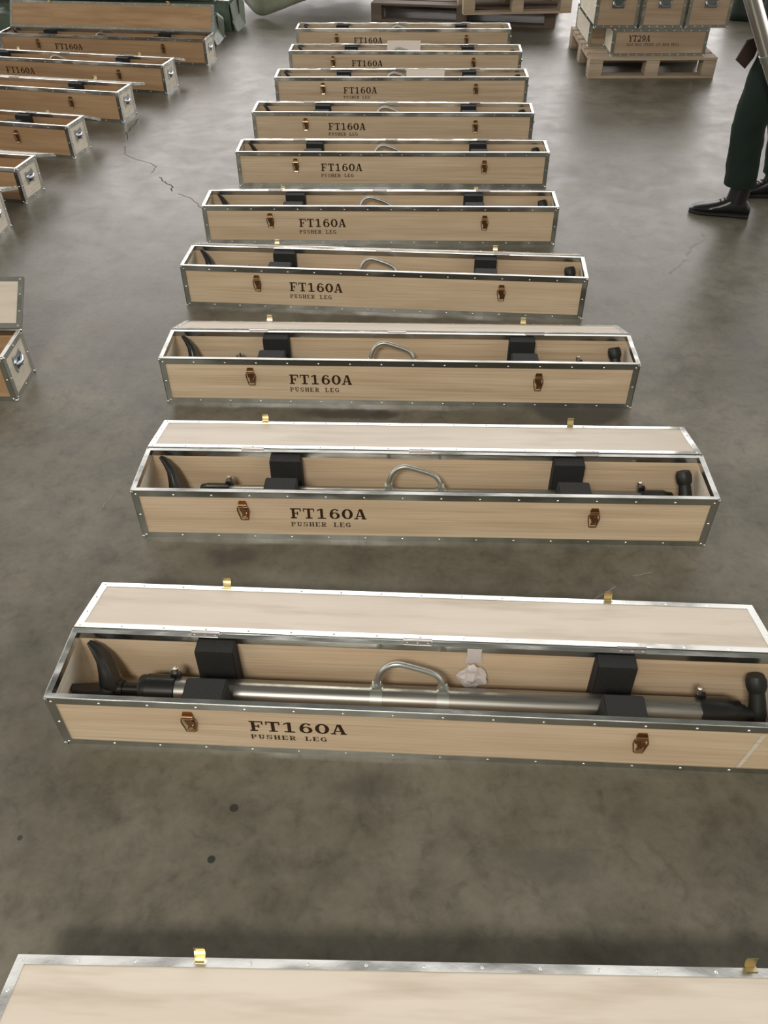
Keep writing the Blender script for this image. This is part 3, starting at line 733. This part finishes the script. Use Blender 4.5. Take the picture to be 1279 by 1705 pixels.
# ------------------------------------------------------------------ person at the right edge, standing, facing left
def skin(name, pts, edges, m_, parent, levels=2, wr=0.0, ws=14.0, seed=0.0):
    me = bpy.data.meshes.new(name + '_skeleton'); me.from_pydata([p[:3] for p in pts], edges, [])
    o = bpy.data.objects.new(name + '_skeleton', me); C.objects.link(o)
    o.modifiers.new('k', 'SKIN').use_smooth_shade = True
    sk = me.skin_vertices[0].data
    for i, p in enumerate(pts):
        sk[i].radius = (p[3], p[4] if len(p) > 4 else p[3]); sk[i].use_root = (i == 0)
    s = o.modifiers.new('s', 'SUBSURF'); s.levels = levels; s.render_levels = levels
    dg = bpy.context.evaluated_depsgraph_get(); ev = o.evaluated_get(dg)
    nm = bpy.data.meshes.new_from_object(ev); nm.name = name
    bpy.data.objects.remove(o)
    if wr:
        so = Vector((seed, seed * .7, 0))
        for v in nm.vertices:
            q = Vector((v.co.x * ws, v.co.y * ws, v.co.z * ws * 1.7)) + so
            v.co += v.normal * (noise.noise(q) * wr + noise.noise(q * 2.3) * wr * .5)
    nm.materials.clear(); nm.materials.append(m_)
    for p in nm.polygons: p.use_smooth = True
    r = bpy.data.objects.new(name, nm); C.objects.link(r); r.parent = parent
    return r
PX, PY = 1.87, 4.34
per = thing('person', (PX, PY, 0)); tag(per, 'person in dark green trousers and black shoes standing at the right edge', 'person')
def P(x, y, z, *r): return (x - PX, y - PY, z, *r)
# figure faces -x; right leg nearer the camera
hipN, kneeN, ankN = (1.915, 4.36, .90), (1.842, 4.345, .47), (1.885, 4.325, .09)
hipF, kneeF, ankF = (1.975, 4.53, .90), (2.08, 4.55, .48), (2.165, 4.565, .09)
body_pts = [P(1.95, 4.45, .96, .09, .11), P(1.95, 4.45, 1.15, .11, .14), P(1.94, 4.45, 1.36, .12, .17), P(1.93, 4.45, 1.50, .06), P(1.915, 4.45, 1.57, .055), P(1.895, 4.45, 1.64, .085, .075), P(1.893, 4.45, 1.70, .092, .076), P(1.90, 4.45, 1.755, .06),
  P(*hipN, .055), P(*kneeN, .042), P(*ankN, .034), P(*hipF, .055), P(*kneeF, .042), P(*ankF, .034),
  P(1.94, 4.27, 1.42, .055), P(1.86, 4.20, 1.16, .042), P(1.66, 4.21, 1.18, .03),
  P(1.94, 4.63, 1.42, .055), P(1.86, 4.66, 1.16, .042), P(1.62, 4.40, 1.26, .03)]
body_e = [(0, 1), (1, 2), (2, 3), (3, 4), (4, 5), (5, 6), (6, 7), (0, 8), (8, 9), (9, 10), (0, 11), (11, 12), (12, 13), (2, 14), (14, 15), (15, 16), (2, 17), (17, 18), (18, 19)]
# hands: palm and five fingers closing round the tube
def hand(wi, w, d, side):
    b = len(body_pts); w = Vector(w); d = Vector(d).normalized(); s = Vector((0, 0, 1)); t = Vector(side).normalized()
    palm = w + d * .055; body_pts.append(P(*palm, .024, .034)); body_e.append((wi, b))
    for i, ln in enumerate((.066, .074, .070, .056)):
        k0 = palm + d * .032 + s * (.027 - i * .018); k1 = k0 + d * ln * .42 + t * .012; k2 = k1 + t * ln * .42 - d * .002; k3 = k2 - d * ln * .30 + t * .006
        j = len(body_pts); body_pts.extend([P(*k0, .0095), P(*k1, .009), P(*k2, .0085), P(*k3, .0075)]); body_e.extend([(b, j), (j, j + 1), (j + 1, j + 2), (j + 2, j + 3)])
    k0 = w + d * .03 + s * .034 + t * .012; k1 = k0 + d * .03 + t * .026 + s * .008; k2 = k1 + d * .026 + t * .018
    j = len(body_pts); body_pts.extend([P(*k0, .0115), P(*k1, .010), P(*k2, .0085)]); body_e.extend([(b, j), (j, j + 1), (j + 1, j + 2)])
hand(16, (1.66, 4.21, 1.18), (-1, -.12, .1), (0, -1, 0)); hand(19, (1.62, 4.40, 1.26), (-.5, -1, .1), (-1, .3, 0))
body = skin('body', body_pts, body_e, skin_m, per, 2)
m = MB()
for sy in (-1, 1):
    m.dome((1.812 - PX, 4.45 + sy * .03 - PY, 1.695), (-1, sy * .25, 0), .011, .005)
m.build('eyes', shoe_m, per)
m = MB(); m.tube([(1.812 - PX, 4.45 - PY, 1.70), (1.798 - PX, 4.45 - PY, 1.672), (1.786 - PX, 4.45 - PY, 1.655), (1.806 - PX, 4.45 - PY, 1.648)], [.007, .010, .014, .012], 10); m.build('nose', skin_m, per)
m = MB(); m.tube([(1.822 - PX, 4.428 - PY, 1.622), (1.808 - PX, 4.45 - PY, 1.624), (1.822 - PX, 4.472 - PY, 1.622)], [.003, .006, .003], 8); m.build('mouth', mat('lips', (.35, .15, .13), .5), per)
for sy in (-1, 1):
    m = MB(); m.tube([(1.905 - PX, 4.45 + sy * .078 - PY, 1.645), (1.915 - PX, 4.45 + sy * .086 - PY, 1.665), (1.91 - PX, 4.45 + sy * .086 - PY, 1.69)], [.008, .014, .010], 8); m.build('ear', skin_m, per)
m = MB(); rings = []
for i in range(7):
    a = i / 6 * R(85); r_ = .098 * math.cos(a) + .004
    f_ = [math.cos(2 * math.pi * j / 20) for j in range(20)]
    rings.append([(1.912 - PX + r_ * 1.02 * f_[j], 4.45 - PY + r_ * .86 * math.sin(2 * math.pi * j / 20), 1.70 + .105 * math.sin(a) + (1 - math.sin(a)) * (.065 if f_[j] < -.45 else (.02 if f_[j] < .2 else -.05))) for j in range(20)])
m.loft(rings, 0, False); m.add(rings[-1], [tuple(range(20))], 0, True); m.build('hair', hair_m, per)
# trousers: loose legs gathered over the shoes
def garment(name, limbs, m_, wr, seed):
    """lofted cloth sleeves: each limb is a list of (x, y, z, rx, ry)"""
    m = MB()
    for q, keys in enumerate(limbs):
        rings = []
        for a, b in zip(keys[:-1], keys[1:]):
            for k in range(5):
                t = k / 5; u_ = t * t * (3 - 2 * t); rings.append([a[c] + (b[c] - a[c]) * (t if c == 2 else .5 * (t + u_)) for c in range(5)])
        rings.append(list(keys[-1])); out = []
        for x, y, z, rx, ry in rings:
            r = []
            for k in range(32):
                a = 2 * math.pi * k / 32; d_ = Vector((math.cos(a), math.sin(a), 0))
                pv = Vector((d_.x * 1.6, d_.y * 1.6, z * 13)) + Vector((seed + q * 9, seed, 0))
                w = 1 + wr * (noise.noise(pv) + .6 * noise.noise(pv * 2.1))
                r.append((x + d_.x * rx * w - PX, y + d_.y * ry * w - PY, z))
            out.append(r)
        m.loft(out)
    return m.build(name, m_, per)
garment('trousers', [
  [(1.945, 4.445, 1.06, .125, .155), (1.948, 4.445, .98, .135, .168), (1.950, 4.447, .88, .132, .172), (1.945, 4.447, .80, .095, .150)],
  [(1.935, 4.39, .92, .108, .098), (1.915, 4.375, .80, .104, .098), (1.880, 4.355, .66, .098, .092), (1.845, 4.345, .50, .084, .082), (1.842, 4.343, .44, .080, .080), (1.858, 4.338, .30, .080, .080), (1.868, 4.330, .21, .081, .080), (1.872, 4.330, .16, .080, .078)],
  [(1.960, 4.505, .92, .108, .098), (1.975, 4.52, .80, .104, .098), (2.02, 4.54, .66, .096, .092), (2.075, 4.55, .50, .082, .082), (2.095, 4.55, .44, .078, .080), (2.135, 4.558, .30, .076, .078), (2.155, 4.562, .19, .078, .078), (2.16, 4.562, .13, .076, .076)]],
  trouser_m, .085, 2.0)
jk = [P(1.945, 4.45, .86, .155, .19), P(1.945, 4.45, 1.15, .15, .18), P(1.94, 4.45, 1.36, .145, .19), P(1.93, 4.45, 1.48, .075, .085),
      P(1.94, 4.26, 1.42, .075), P(1.86, 4.20, 1.16, .062), P(1.70, 4.208, 1.178, .05), P(1.94, 4.64, 1.42, .075), P(1.86, 4.66, 1.16, .062), P(1.65, 4.44, 1.245, .05)]
skin('jacket', jk, [(0, 1), (1, 2), (2, 3), (2, 4), (4, 5), (5, 6), (2, 7), (7, 8), (8, 9)], jacket_m, per, 3, .012, 10, 3.0)
# loose front corner of the jacket hem
m = MB(); q = [(1.745, 4.39, .815), (1.713, 4.39, .730), (1.766, 4.39, .692), (1.80, 4.40, .74), (1.82, 4.41, .83)]
vs_ = [(a - PX, b_ - PY, c_) for a, b_, c_ in q]; m.loft([vs_, [(a, b_ + .012, c_) for a, b_, c_ in vs_]], 0, True, False)
m.build('jacket_hem', jersey_m, per, bevel=.003)
def shoe(heel, toe):
    h = Vector((*heel, 0)); d = Vector((*toe, 0)) - h; ln = d.length; d.normalize(); n = Vector((-d.y, d.x, 0))
    st = [(0, .026, .052), (.04, .034, .075), (.12, .037, .105), (.25, .038, .112), (.36, .038, .104), (.46, .040, .082), (.58, .044, .066), (.70, .047, .056), (.82, .044, .049), (.92, .033, .041), (.98, .019, .030), (1.0, .008, .022)]
    def ring(t, w, z0, z1):
        r = []
        for j in range(16):
            a = 2 * math.pi * j / 16; ca, sa = math.cos(a), math.sin(a)
            ww = w * (abs(ca) ** .7) * (1 if ca > 0 else -1); zz = (z0 + z1) / 2 + (z1 - z0) / 2 * (abs(sa) ** .75) * (1 if sa > 0 else -1)
            if sa > 0: ww *= 1 - .25 * sa
            p = h + d * ln * t + n * ww; r.append((p.x - PX, p.y - PY, zz))
        return r
    m = MB(); m.loft([ring(t, w, .018, z) for t, w, z in st]); s_ = m.build('shoe', shoe_m, per)
    m = MB(); m.loft([ring(t, w + .004, 0.0, .024) for t, w, z in st]); m.build('sole', sole_m, s_)
    m = MB()
    for t, z in ((.40, .1), (.46, .086), (.52, .077)):
        p = h + d * ln * t; m.tube([(p.x + n.x * .028 - PX, p.y + n.y * .028 - PY, z - .008), (p.x - PX, p.y - PY, z + .002), (p.x - n.x * .028 - PX, p.y - n.y * .028 - PY, z - .008)], .0035, 8)
    m.build('laces', lace_m, s_)
    # padded ankle of the shoe
    m = MB(); rings = []
    for z, r_ in ((.075, .048), (.11, .046), (.15, .045), (.175, .047), (.178, .042)):
        c = h + d * ln * (.25 + (.11 - z) * .25); rings.append([(c.x + d.x * r_ * 1.15 * math.cos(2 * math.pi * j / 16) + n.x * r_ * .85 * math.sin(2 * math.pi * j / 16) - PX, c.y + d.y * r_ * 1.15 * math.cos(2 * math.pi * j / 16) + n.y * r_ * .85 * math.sin(2 * math.pi * j / 16) - PY, z) for j in range(16)])
    m.loft(rings); m.build('ankle_cuff', shoe_m, s_)
shoe((1.945, 4.292), (1.655, 4.378)); shoe((2.225, 4.56), (1.945, 4.60))

# pusher leg the person holds upright, leaning
hl = dup(leg0); tag(hl, 'shiny pusher leg held upright by the person at the right edge', 'rock drill leg', 'pusher legs out of the cases')
for o in hl.children:
    if o.name.startswith('cylinder_tube'):
        o.material_slots[0].link = 'OBJECT'; o.material_slots[0].material = mat('polished_steel_tube', (.74, .71, .69), .2, 1.0)
top, bot = Vector((1.648, 4.17, 1.0)), Vector((1.905, 4.17, .58))
d = (bot - top).normalized(); foot = bot + d * (bot.z / -d.z)
ax = d; az = Vector((.75, -.8, .3)); az = (az - ax * az.dot(ax)).normalized(); ay = az.cross(ax)
hl.matrix_world = Matrix((ax, ay, az)).transposed().to_4x4()
hl.location = foot - d * .835
